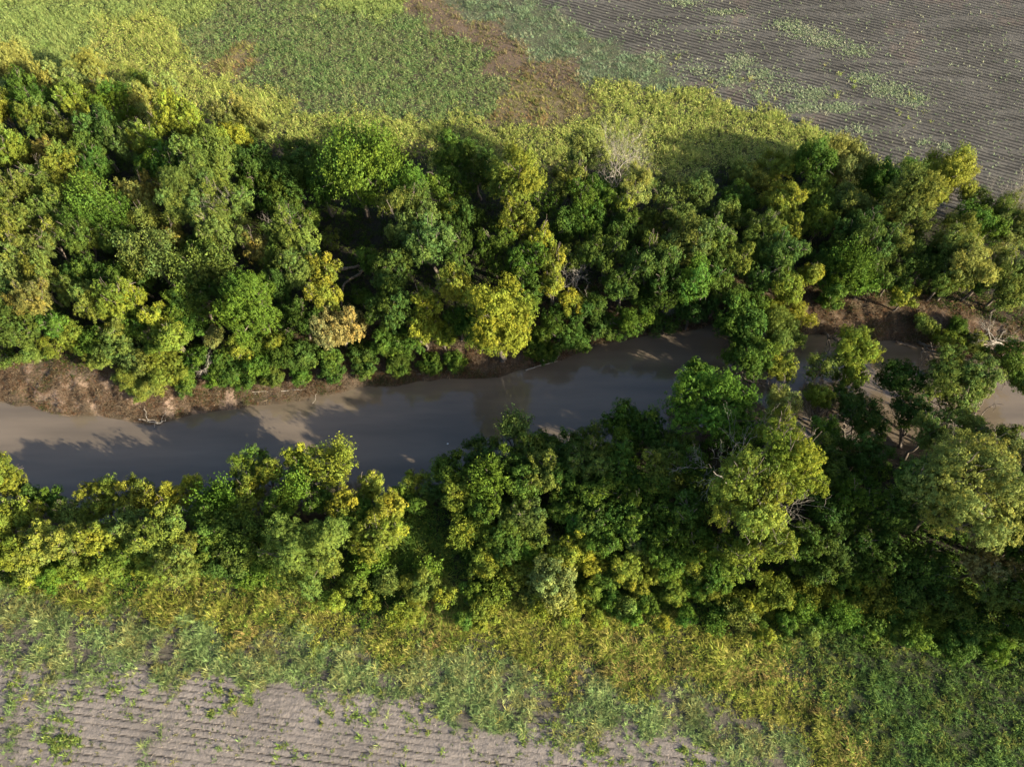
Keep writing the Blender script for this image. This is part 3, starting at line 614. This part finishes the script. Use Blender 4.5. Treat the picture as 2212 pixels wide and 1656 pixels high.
SHORTS.update({
 'pale hazy crown at the far left edge where wood meets meadow': 'pale hazy crown at the far left edge',
 'pale half-bare crown standing at the meadow edge of the upper left wood': 'pale half-bare crown at the meadow edge',
 'tallest golden crown with bare limbs inside near the meadow, upper left wood': 'golden crown with bare limbs near the meadow',
 'fine pale yellow crown bulging out over the meadow edge': 'pale yellow crown bulging over the meadow',
 'bright yellow-green tree cut by the left edge, above mid height': 'bright tree cut by the left edge',
 'broad pale olive tree with one white bare stem on its right side': 'broad tree with one white bare stem',
 'largest soft grey-green crown in the middle of the upper left wood': 'largest soft grey-green crown',
 'light green tree with upright shoots in the left wood': 'light green upright-shooted tree',
 'upright-shooted grey-green tree below the largest soft grey-green crown': 'upright-shooted grey-green tree in the left wood',
 'brown-tinted olive tree near the left edge above the dry bank': 'brown-tinted tree near the left edge',
 'blue-green tree at the left edge just above the eroded bank': 'blue-green tree at the left edge',
 'large round bright green tree above the middle of the far bank': 'large round bright green tree',
 'big upright-shooted bright green tree above the dark clearing': 'big upright-shooted tree above the clearing',
 'large speckled blue-green tree right of the dark clearing': 'speckled blue-green tree by the clearing',
 'big pale olive tree left of the dark clearing': 'big pale olive tree by the clearing',
 'rust-tipped tree beside the big pale olive tree by the clearing': 'rust-tipped tree',
 'lone small bush standing inside the dark clearing': 'lone small bush in the clearing',
 'tan and gold leaved tree leaning over the bank in the middle': 'tan and gold tree by the bank',
 'dark speckled tree beside the tan and gold tree': 'dark speckled tree',
 'golden tree left of the brightest yellow tree, upper of the golden pair': 'upper golden tree of the pair',
 'low golden tree just above the bank, left of the brightest yellow tree': 'low golden tree above the bank',
 'tall yellow-green tree standing highest in the middle of the wood': 'tall yellow-green tree in the middle wood',
 'narrow golden crown halfway down the middle of the wood': 'narrow golden crown in the middle wood',
 'brightest yellow tree reaching down over the water in the middle': 'brightest yellow tree over the water',
 'pale fine-leaved crown beside the bleached bare tree': 'pale crown beside the bleached tree',
 'small golden tree low down right of the brightest yellow tree': 'small low golden tree',
 'small bright green tree leaning out over the water': 'small green tree over the water',
 'dark-sided tree at the field edge left of the pale feathery crown': 'dark-sided tree at the field edge',
 'pale feathery crown at the edge of the ploughed field': 'pale feathery crown at the field',
 'broad olive-gold tree in the right wood below the hedge of the field': 'broad olive-gold tree in the right wood',
 'brightest yellow crown standing out against the far ploughed field': 'yellow crown against the far field',
 'feathery tan-green tree in the right wood above the brown mud bank': 'feathery tan-green tree',
 'olive tree at the right edge just above the mud bank': 'olive tree at the right edge',
 'slim pointed yellow-green tree at the left end of the mud bank': 'slim pointed yellow-green tree',
 'light green shrubby tree overhanging the left part of the mud bank': 'shrubby tree overhanging the mud bank',
 'yellow-tipped bush at the top of the mud bank': 'yellow-tipped bush above the mud',
 'yellow dome-shaped tree at the narrow part of the river': 'yellow dome at the narrow river',
 'yellow-green tree spreading over the water below the mud bank': 'spreading tree below the mud bank',
 'big vivid green tree beside the water at the river bend': 'vivid green tree at the bend',
 'broad mid green tree with dark limbs over the water at the right edge': 'dark-limbed tree over the water',
 'biggest yellow-olive tree, left of the tall pair at lower right': 'biggest yellow-olive tree',
 'tall yellow tree behind and right of the biggest yellow-olive tree': 'tall yellow tree of the pair',
 'huge pale gold crown near the right edge': 'huge pale gold crown',
 'soft grey-green crown against the left side of the huge pale crown': 'grey-green crown beside the huge pale one',
 'yellow-brown tree directly below the huge pale crown': 'yellow-brown tree at the right',
 'dark olive dome-shaped tree at the water right of the bare open river': 'dark olive dome at the water',
 'small upright grey-green tree poking highest out of the dark trees by the water': 'small upright grey-green tree by the water',
 'rounded olive tree left of the biggest yellow-olive tree': 'rounded olive tree of the dark belt',
 'bright star-shaped shrub in the dark foot of the lower right trees': 'bright star-shaped shrub',
 'slender yellow tree alone at the water in the gap': 'slender yellow tree in the gap',
 'small spiky yellow shrub alone in the green scrub': 'small spiky yellow shrub',
 'yellow two-lobed shrub in the green scrub left of the pale shrub': 'yellow two-lobed shrub',
 'pale upright shrub at the front edge of the thicket': 'pale upright shrub',
 'low rounded olive bush furthest forward in the golden weeds': 'olive bush furthest forward',
 'golden shrub right of the pale upright shrub': 'golden front shrub',
 'yellow-green tree at the lower left edge beside the water': 'waterside tree at the lower left edge',
 'rounded olive tree bulging out at the right end of the left hedge': 'bulging tree ending the left hedge',
 'golden-tipped tree by the water, left of the central hedge gap': 'golden-tipped tree by the water',
 'dense golden dome-shaped tree right of the soft pale olive tree': 'dense golden dome-shaped tree',
 'large soft rounded pale olive tree in front of the hedge': 'large soft pale olive tree',
 'pale silvery bush on the brow of the dry left bank': 'pale silvery bush',
 'soft pale olive shrub standing forward in the weeds': 'soft pale olive shrub',
})

# distinct short titles, used to place the neighbours
LABELS = plan_labels()

def place_tree(i, t):
    u, v, rp, H, st, cl, own = t
    if 1380 < u < 1930 and 320 < v < 500: H *= .68
    if v > 900 and u > 950 and H > 3.9: H *= 1.22
    if v > 1000 and u < 950 and H > 3.6: H *= 1.15
    style = STY[st]
    zc = H * .62
    x, y, _, tt = at(u, v, zc)
    for _ in range(4):
        g = float(height(x, y, False))
        x, y, _, tt = at(u, v, g + zc)
    rm = rp * tt * (1.22 if (H <= 3.9 and v > 1100) else 1)
    # keep bases out of the middle of the river: allow only near-shore standing
    sn, ss = float(np.interp(x, NX, NY)), float(np.interp(x, SX, SY))
    if ss < y < sn:
        tgt = ss - .3 if (y - ss) < (sn - y) else sn + .3
        lean = y - tgt
        y0 = tgt
    else:
        lean = 0; y0 = y
    g = float(height(x, y0))
    size = 'huge' if rm > 4.9 else 'big' if rm > 3.3 else 'mid' if rm > 2.2 else 'small' if rm > 1.25 else 'tiny'
    pl = PROTO[style + '_' + size]
    cm, tm, Rr, cz = pl[(i * 7 + 3) % len(pl)]
    s = rm / Rr * (1.25 if style == 'tall' else 1.17)
    rr = random.Random(i)
    name = 'shrub' if t[3] <= 3.6 else ('broadleaf_tree')
    root = bpy.data.objects.new(name, None)
    root.empty_display_size = .5
    COL.objects.link(root)
    root.location = (x, y0, g)
    root.rotation_euler = (0, 0, 0)
    root['label'] = own if own else LABELS[i]
    root['category'] = 'shrub' if t[3] <= 3.6 else 'tree'
    root['group'] = 'shrubs along the river' if t[3] <= 3.6 else 'trees of the river wood'
    cr = link('crown', cm, root)
    zc2 = (0 + zc) if lean == 0 else (zc + (float(height(x, y, False)) * 0))
    zrot = rr.uniform(0, 6.28)
    cr.location = (0, lean, zc2)
    cr.scale = (s, s, s * (rr.uniform(1.15, 1.45) * (1.18 if v < 760 else 1) if H > 6 else rr.uniform(1.0, 1.2)))
    cr.rotation_euler = (rr.uniform(-.25, .25), rr.uniform(-.25, .25), zrot)
    c = CLR[cl]
    j = [rr.uniform(.9, 1.1) for _ in range(3)]
    k = rr.uniform(.9, 1.1) * (1.18 if (v > 1000 and u < 950) else 1.06)
    cr.color = (c[0] * j[0] * k, c[1] * k, c[2] * j[2] * k, 1)
    tr = link('trunk', tm, root)
    tr.scale = (s, s, zc2 / cz)
    tr.rotation_euler = (math.atan2(-lean, zc2) if lean else 0, 0, 0)
    if not lean: tr.rotation_euler = (0, 0, zrot)
    return root
for i, t in enumerate(T):
    place_tree(i, t)

# ------------------------------------------------------------------ dead and bare trees
def bare(name, seed, Hh, spread, levels=4, r0=.12, up=.6, stems=1, first=None):
    r = np.random.default_rng(seed)
    parts = []
    def grow(p, d, L, rad, lv):
        n = 5
        q = p + d * L
        (tb, pts) = limb(p, q, rad, rad * .55, r, .16, n, 5 if lv < 2 else 3)
        parts.append(tb)
        if lv >= levels: return
        for _ in range(r.integers(3, 5)):
            s = pts[r.integers(2, n)]
            nd = unit(d * .75 + r.normal(size=3) * spread + np.array([0, 0, up * .35]))
            grow(s, nd, L * r.uniform(.55, .8), rad * .5, lv + 1)
    for _ in range(stems):
        d = unit(np.array([r.normal() * .25, r.normal() * .25, 1.]) if first is None else np.array(first) + r.normal(size=3) * .15)
        grow(np.array([0, 0, -.3]), d, Hh * .42, r0, 0)
    v, f = join(parts)
    return mesh_np(name, v, f, M_DEAD, None, True)
def put_bare(u, v, zc, me, label, cat='dead tree', name='dead_tree', zbase=None, s=1.0, rot=0):
    x, y, _, _ = at(u, v, zc)
    for _ in range(3):
        g = float(height(x, y)); x, y, _, _ = at(u, v, g + zc)
    g = float(height(x, y)) if zbase is None else zbase
    o = link(name, me, label=label, category=cat)
    o.location = (x, y, g); o.scale = (s, s, s); o.rotation_euler = (0, 0, rot)
    return o
put_bare(1328, 330, 7.5, bare('b1', 11, 11.5, .55, 5, .085, .8, 4), 'bleached leafless tree with a fan of white twigs at the meadow edge')
put_bare(441, 785, 1.5, bare('b2', 12, 4.2, .5, 4, .12, -.6, 3), 'white bare snag with dangling crooked limbs above the far bank')
put_bare(614, 468, 3.5, bare('b3', 13, 7, .6, 4, .1, .3, 2), 'grey leafless tree between dark trees left of the clearing')
put_bare(1236, 600, 3.0, bare('b4', 14, 7, .6, 4, .12, .3, 3), 'grey tangled bare tree right of the narrow golden crown')
put_bare(1446, 682, 1.2, bare('b5', 15, 4, .7, 4, .08, .1, 3), 'pale twiggy bare shrub at the water by the dark reflections', 'dead shrub', 'dead_shrub')
put_bare(1186, 1160, 1.2, bare('b6', 16, 2.6, .9, 4, .05, .0, 4), 'grey heap of bare twigs among the near dark shrubs', 'dead shrub', 'dead_shrub')
put_bare(170, 580, 6.5, bare('b7', 17, 8, .7, 4, .12, .2, 2), 'grey bare branches sticking out of the left wood')
put_bare(492, 418, 9.0, bare('b8', 18, 12, .3, 4, .13, .9, 1), 'white bare stem standing among the soft grey-green crowns')
put_bare(2190, 735, 1.5, bare('b9', 19, 7, .5, 4, .1, .3, 2, (-.9, -.1, .35)), 'dark leafless branch leaning over the muddy bank at the right edge')
put_bare(1640, 975, 12.5, bare('b10', 20, 15, .35, 4, .16, .9, 2), 'bare twig tips rising out of the top of the tall yellow pair')
put_bare(2195, 445, 6, bare('b11', 21, 9, .4, 5, .12, .9, 3), 'pale leafless crown at the right edge beside the far field')
put_bare(1320, 640, 2, bare('b12', 22, 6, .4, 3, .12, .2, 1, (-.8, .3, .25)), 'pale dead branch leaning in the dark below the middle wood', 'dead branch', 'dead_branch')
put_bare(1785, 875, 5, bare('b13', 23, 8, .5, 4, .1, .4, 2), 'thin leafless tree in the water gap below the spreading tree')

# logs and driftwood
def log(pts_px, rad, label, name='fallen_log', cat='log', mat=None, z=.25, twigs=0, seed=1):
    r = np.random.default_rng(seed)
    pts = []
    for u, v in pts_px:
        x, y, _, _ = at(u, v, 0)
        for _ in range(3):
            g = max(float(height(x, y)), ZW); x, y, _, _ = at(u, v, g + z)
        pts.append((x, y, g + z))
    pts = np.array(pts)
    base = pts[0].copy(); base[2] -= z
    n = 12
    tt = np.linspace(0, len(pts) - 1, n)
    P = np.stack([np.interp(tt, range(len(pts)), pts[:, k]) for k in range(3)], 1) - base
    P += r.normal(size=P.shape) * rad * .25
    parts = [tube(P, np.linspace(rad, rad * .45, n), 8)]
    for _ in range(twigs):
        s = P[r.integers(2, n)]
        d = unit(r.normal(size=3) + np.array([0, 0, .8]))
        parts.append(limb(s, s + d * r.uniform(.8, 2.2), rad * .3, .02, r, .2, 5, 4)[0])
    v, f = join(parts)
    o = link(name, mesh_np(name, v, f, mat or M_LOG, None, True), label=label, category=cat)
    o.location = base
    return o
log([(722, 585), (760, 578), (792, 574)], .3, 'upper thick fallen log across the foot of the dark clearing', seed=2)
log([(792, 577), (770, 595), (742, 612), (738, 660)], .24, 'crooked fallen log slanting down from the clearing towards the bank', twigs=5, seed=3)
log([(1935, 738), (1962, 746), (1985, 752)], .18, 'dark waterlogged log at the edge of the brown water', twigs=3, seed=4)
log([(2075, 758), (2120, 745), (2150, 738), (2212, 735)], .2, 'long dark leaning trunk on the mud at the right edge', twigs=7, seed=5, z=.8)
log([(1135, 800), (1165, 790), (1205, 780)], .09, 'thin pale branch lying along the waterline beside the brightest tree', 'fallen_branch', 'branch', M_DEAD, .15, 4, 6)
log([(1398, 635), (1330, 650)], .1, 'pale stick lying on the dark bank under the middle trees', 'fallen_branch', 'branch', M_DEAD, .3, 2, 7)
log([(550, 850), (640, 842), (690, 838)], .06, 'thin driftwood stick along the foot of the far bank', 'driftwood_stick', 'branch', M_DEAD, .15, 5, 8)
log([(300, 905), (345, 915), (352, 908)], .1, 'short dead branch at the waterline of the dry left bank', 'driftwood_branch', 'branch', M_DEAD, .15, 5, 9)
log([(900, 806), (935, 812)], .05, 'small pale stick on the dark shaded bank', 'driftwood_stick', 'branch', M_DEAD, .12, 2, 10)
# floating scrap
def scrap():
    r = np.random.default_rng(4)
    th = np.linspace(0, 2 * np.pi, 9)[:-1]
    ring = np.stack([np.cos(th) * .12 * r.uniform(.7, 1.2, 8), np.sin(th) * .09 * r.uniform(.7, 1.2, 8), np.zeros(8)], 1)
    v = np.concatenate([ring, ring * .7 + [0, 0, .05]])
    f = [(i, (i + 1) % 8, 8 + (i + 1) % 8, 8 + i) for i in range(8)] + [(8, 9, 10, 11), (8, 11, 12, 15), (12, 13, 14, 15)]
    m, n, l = new_mat('pale_foam')
    o = n.new('ShaderNodeOutputMaterial'); p = n.new('ShaderNodeBsdfPrincipled'); p.inputs['Base Color'].default_value = (.8, .8, .76, 1)
    l.new(p.outputs[0], o.inputs[0])
    ob = link('floating_scrap', mesh_np('scrap', v, np.array(f), m), label='tiny white scrap floating on the open grey water', category='debris')
    x, y, _, _ = at(967, 958, ZW); ob.location = (x, y, ZW + .005)
scrap()

# ------------------------------------------------------------------ ground plants
TYPES = {   # tufts per m2, blades, length, width, rise, colours
 'verge': (14, 9, .5, .07, .6, [(0.175, 0.222, 0.115), (0.148, 0.210, 0.115), (0.218, 0.236, 0.141)]),
 'rust': (8, 9, .45, .07, .75, [(0.218, 0.152, 0.078), (0.192, 0.162, 0.075), (0.166, 0.175, 0.066), (0.254, 0.194, 0.108)]),
 'tan': (9, 9, .55, .07, .8, [(0.250, 0.197, 0.083), (0.221, 0.211, 0.066), (0.193, 0.211, 0.061), (0.270, 0.183, 0.083)]),
 'yel': (9, 10, .75, .075, .8, [(0.336, 0.371, 0.085), (0.287, 0.341, 0.077), (0.365, 0.350, 0.111), (0.198, 0.270, 0.055)]),
 'grn': (8, 9, .7, .085, .6, [(0.136, 0.215, 0.073), (0.113, 0.196, 0.060), (0.190, 0.254, 0.085), (0.217, 0.224, 0.102), (0.154, 0.176, 0.073)]),
 'lgt': (9, 10, .85, .085, .75, [(0.232, 0.307, 0.088), (0.275, 0.318, 0.097), (0.191, 0.266, 0.075)]),
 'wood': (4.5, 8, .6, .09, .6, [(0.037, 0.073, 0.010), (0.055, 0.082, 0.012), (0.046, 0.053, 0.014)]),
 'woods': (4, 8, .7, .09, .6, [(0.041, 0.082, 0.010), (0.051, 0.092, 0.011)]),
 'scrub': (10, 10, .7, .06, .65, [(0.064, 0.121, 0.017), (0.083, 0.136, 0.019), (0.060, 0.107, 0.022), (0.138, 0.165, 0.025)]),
 'gold': (19, 12, .7, .042, .6, [(0.268, 0.273, 0.047), (0.218, 0.256, 0.040), (0.292, 0.265, 0.066), (0.154, 0.213, 0.034), (0.309, 0.231, 0.079)]),
 'mix': (14, 14, .66, .04, .5, [(0.187, 0.250, 0.084), (0.153, 0.222, 0.076), (0.246, 0.277, 0.101), (0.281, 0.268, 0.084)]),
 'grass': (13, 10, .55, .042, .65, [(0.083, 0.145, 0.033), (0.068, 0.128, 0.033), (0.108, 0.166, 0.033), (0.157, 0.172, 0.039)]),
}
def tufts(x, y, nb, L, wd, rise, pal, r, seg2=True, sc_=None, z=None, hue_scale=3.0):
    n = len(x)
    z = height(x, y) if z is None else z
    pal = np.array(pal)
    hn = np.clip((fbm(x, y, hue_scale, 81, 3) - .3) / .4, 0, .999)
    pi = np.clip(((hn * .45 + r.random(n) * .55) * len(pal)).astype(int), 0, len(pal) - 1)
    tc = pal[pi] * r.uniform(.7, 1.3, (n, 1))
    s = r.uniform(.55, 1.35, n) * (1 if sc_ is None else sc_)
    m = n * nb
    rep = lambda a: np.repeat(a, nb, 0)
    th = r.random(m) * 2 * np.pi
    base = np.stack([rep(x), rep(y), rep(z)], 1)
    base[:, :2] += r.normal(size=(m, 2)) * (.06 * L / .5)
    base[:, 2] -= .04
    ri = np.clip(rise + r.normal(size=m) * .15, .2, .95)
    return blades(base, np.stack([np.cos(th), np.sin(th)], 1), L * rep(s) * r.uniform(.6, 1.2, m), wd * r.uniform(.7, 1.3, m), ri, r.uniform(0, .35, m), rep(tc) * r.uniform(.75, 1.25, (m, 1)), r, seg2)
def in_view(x, y, pad=60):
    u, v = to_px(x, y)
    return (u > -pad) & (u < 2212 + pad) & (v > -pad) & (v < 1656 + pad)
r = np.random.default_rng(21)
GROUPS = {'meadow_growth': ['verge', 'rust', 'tan', 'yel', 'grn', 'lgt'], 'undergrowth': ['wood', 'woods', 'scrub'], 'weed_cover': ['gold', 'mix'], 'grass_cover': ['grass']}
ztab = {}
NS = 420000
SXx = r.uniform(-96, 96, NS); SYy = r.uniform(2, 127, NS)
AREA = 192 * 125.0
ok = in_view(SXx, SYy) & (height(SXx, SYy, False) > -.4)
SXx, SYy = SXx[ok], SYy[ok]
SW = zone_weights(SXx, SYy)
SZ = (SW.cumsum(1) < r.random((len(SXx), 1))).sum(1).clip(0, len(ZN) - 1)
dens_pool = NS / AREA
for oname, zs in GROUPS.items():
    V, Fc, C, off = [], [], [], 0
    if oname == 'weed_cover':
        su, sv2 = to_px(SXx, SYy)
        sel = np.where((SZ == zi_n) & (r.random(len(SXx)) < .34 * np.clip(SW[:, ZN.index('mix')] * 4 + SW[:, ZN.index('gold')] * 4, 0, 1) * (fbm(SXx, SYy, 1.6, 93) > .5)))[0]
        v, f, c = tufts(SXx[sel], SYy[sel], 14, .55, .04, .5, TYPES['mix'][5], r, True)
        V.append(v); Fc.append(f + off); C.append(c); off += len(v)
    for k in zs:
        dns, nb, L, wd, rise, pal = TYPES[k]
        sel = np.where(SZ == ZN.index(k))[0]
        pr = dns / dens_pool
        clump = .55 + .9 * fbm(SXx[sel], SYy[sel], 2.6, 90)
        if k == 'mix':
            clump = np.clip((fbm(SXx[sel], SYy[sel], 2.0, 91) - .3) * 6, .08, 1.3)
        keep = sel[r.random(len(sel)) < pr * clump]
        far = SYy[keep].mean() > 60 if len(keep) else False
        lump = np.clip(-.15 + 2.3 * fbm(SXx[keep], SYy[keep], 1.5, 97, 2), .5, 1.9)
        v, f, c = tufts(SXx[keep], SYy[keep], nb, L, wd, rise, pal, r, not far, sc_=lump)
        c = c * np.repeat(.4 + 1.25 * fbm(SXx[keep], SYy[keep], 1.3, 98, 3), len(c) // max(1, len(keep)))[:, None]
        V.append(v); Fc.append(f + off); C.append(c); off += len(v)
        if k in ('scrub', 'woods', 'wood', 'grn', 'lgt', 'yel'):     # broad leaves mixed in
            n = len(keep) * 5
            kk = np.repeat(keep, 5)
            jx = SXx[kk] + r.normal(size=n) * .2; jy = SYy[kk] + r.normal(size=n) * .2
            jz = height(jx, jy) + r.uniform(.1, .9, n) * L
            cc = np.array(pal)[r.integers(0, len(pal), n)] * r.uniform(.7, 1.3, (n, 1))
            a = r.normal(size=(n, 3)); a[:, 2] *= .5; a = unit(a) * r.uniform(.09, .16, (n, 1))
            b = unit(np.cross(a, np.array([0, 0, 1.]) + r.normal(size=(n, 3)) * .4)) * np.linalg.norm(a, axis=1, keepdims=True) * .8
            p0 = np.stack([jx, jy, jz], 1)
            v = np.stack([p0 - a, p0 + b, p0 + a], 1).reshape(-1, 3)
            V.append(v); Fc.append(np.arange(3 * n).reshape(n, 3) + off); C.append(np.repeat(cc, 3, 0)); off += len(v)
    lab = {'meadow_growth': ('tall mixed yellow, green and rust weeds covering the far meadow', 'meadow'), 'undergrowth': ('dark green undergrowth between and in front of the trees', 'undergrowth'),
           'weed_cover': ('dense golden and green weeds between the near field and the trees', 'weeds'), 'grass_cover': ('dull green grass filling the lower right corner', 'grass')}[oname]
    link(oname, mesh_np(oname, np.concatenate(V), np.concatenate(Fc), M_BLADE, np.concatenate(C)), kind='stuff', label=lab[0], category=lab[1])

# dry flattened grass on the banks
def bank_grass():
    n = 110000
    x = r.uniform(-75, 100, n); y = np.interp(x, NX, NY) + r.uniform(-.3, 8.5, n)
    dd = y - shore_n(x)
    p = np.where(dd < 6.2, .75, .25) * (.25 + 1.2 * (fbm(x, y, 1.5, 101) > .48))
    k = (dd > .15) & (r.random(n) < p) & in_view(x, y)
    x, y = x[k], y[k]
    pal = [(.19, .125, .08), (.26, .18, .11), (.34, .26, .17), (.24, .13, .07), (.15, .13, .06), (.12, .15, .05)]
    v, f, c = tufts(x, y, 4, .6, .05, .25, pal, r, True, hue_scale=2.5)
    c = c * np.repeat(np.where((x > -30) & (x < 44), .5, .62), len(c) // len(x))[:, None]  # middle of the bank tinted darker to stand for its shade
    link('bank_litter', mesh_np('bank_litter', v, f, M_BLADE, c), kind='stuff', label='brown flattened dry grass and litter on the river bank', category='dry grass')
bank_grass()

# weeds in the two ploughed fields: the largest as plants of their own, the rest as one cover
def weed_mesh(seed, L=.42, nb=16, pal=((.20, .26, .06), (.16, .23, .05), (.26, .28, .07))):
    q = np.random.default_rng(seed)
    n = 4
    x = q.normal(size=n) * .1; y = q.normal(size=n) * .1
    v, f, c = tufts(x, y, nb // 2, L, .045, .5, pal, q, True, z=np.zeros(n))
    return mesh_np('weed', v, f, M_BLADE, c)
WM = [weed_mesh(300 + i, .34 + .05 * (i % 4)) for i in range(8)]
CLN = [(130, 1600, 60, 70), (35, 1500, 40, 12), (620, 1640, 50, 10), (1290, 1620, 60, 24), (900, 1560, 70, 16), (1200, 1590, 90, 26), (470, 1500, 60, 22), (240, 1470, 60, 18), (1500, 1640, 90, 24), (760, 1530, 60, 16), (540, 1510, 40, 14)]
cand = []
rr = random.Random(5)
for (u, v, s, n) in CLN:
    for _ in range(n): cand.append((rr.gauss(u, s * .35), rr.gauss(v, s * .35)))
for _ in range(900): cand.append((rr.uniform(-20, 1650), rr.uniform(1430, 1665)))
done = 0; rest = []
for (u, v) in cand:
    x, y, _, _ = at(u, v)
    zname = ZN[int(zone_of(np.array([x]), np.array([y]))[0])]
    if zname != 'soilnear': continue
    if done < 296:
        o = bpy.data.objects.new('field_weed', WM[done % 8])
        COL.objects.link(o)
        o.location = (x, y, float(height(x, y)) - .03)
        s = rr.uniform(.7, 1.5); o.scale = (s, s, s * rr.uniform(.8, 1.3)); o.rotation_euler = (0, 0, rr.uniform(0, 6.28))
        o['label'] = 'small green weed growing alone on the bare grey soil of the near field'
        o['category'] = 'weed'; o['group'] = 'weeds scattered on the near field'
        done += 1
    else: rest.append((x, y))
# far field
CLF = [(1700,55,40,16,90),(1740,72,45,16,120),(1790,92,45,16,120),(1850,112,40,14,80),(1480,8,40,8,60),(1560,28,40,8,50),(1600,135,35,22,110),(1650,165,35,20,90),(1570,175,45,16,90),(1640,205,30,18,60),(1700,190,40,20,40),(1755,205,45,18,140),(1730,235,40,12,110),(1810,235,45,14,110),(1870,170,35,14,90),(1915,195,45,18,150),(1970,215,45,18,110),(1420,120,40,16,50),(1995,310,20,8,20),(2040,320,20,9,20),(1400,60,60,20,30),(1560,70,60,20,30),(1500,150,60,20,60),(1620,250,60,16,90),(1690,275,50,14,60),(1850,285,60,14,40)]
fx, fy = [], []
for (u, v, su, sv_, n) in CLF:
    for _ in range(n * 3):
        x, y, _, _ = at(rr.gauss(u, su * .5), rr.gauss(v, sv_ * .5)); fx.append(x); fy.append(y)
for _ in range(2600):
    x, y, _, _ = at(rr.uniform(1150, 2240), rr.uniform(-20, 450)); fx.append(x); fy.append(y)
fx, fy = np.array(fx), np.array(fy)
zz = zone_of(fx, fy)
k = zz == zi_f
fx, fy = fx[k], fy[k]
v, f, c = tufts(fx, fy, 9, .42, .1, .55, [(.27, .30, .18), (.22, .28, .15), (.31, .32, .21)], r, False)
link('field_weed_cover', mesh_np('field_weed_cover', v, f, M_BLADE, c), kind='stuff', label='pale green weeds scattered and in streaks over the far ploughed field', category='weeds')
if rest:
    a = np.array(rest)
    v, f, c = tufts(a[:, 0], a[:, 1], 9, .28, .05, .45, [(.15, .18, .08), (.2, .19, .09)], r, True)
    link('seedling_cover', mesh_np('seedling_cover', v, f, M_BLADE, c), kind='stuff', label='tiny seedlings strewn over the bare near field', category='seedlings')
# straw and clods along the near rows
n = 9000
x = r.uniform(-60, 45, n); y = r.uniform(2, 22, n)
kr = np.round(near_row(x, y) / ROW_N)
y = kr * ROW_N + .12 * r.normal(size=n) - .115 * x - .25 * np.sin(x * .05)
k = (zone_of(x, y) == zi_n) & (noise(x, y, 3, 120) > .5)
x, y = x[k], y[k]; n = len(x)
th = r.normal(size=n) * .5
d = np.stack([np.cos(th), np.sin(th), np.zeros(n)], 1) * r.uniform(.05, .16, (n, 1))
sdv = np.stack([-np.sin(th), np.cos(th), np.zeros(n)], 1) * .02
p0 = np.stack([x, y, height(x, y) + .03], 1)
v = np.stack([p0 - d, p0 + sdv + [0, 0, .02], p0 + d], 1).reshape(-1, 3)
cc = np.repeat(np.array([.5, .42, .34]) * r.uniform(.6, 1.2, (n, 1)), 3, 0)
link('straw_litter', mesh_np('straw_litter', v, np.arange(3 * n).reshape(n, 3), M_BLADE, cc), kind='stuff', label='pale straw bits lying along the rows of the near field', category='straw')
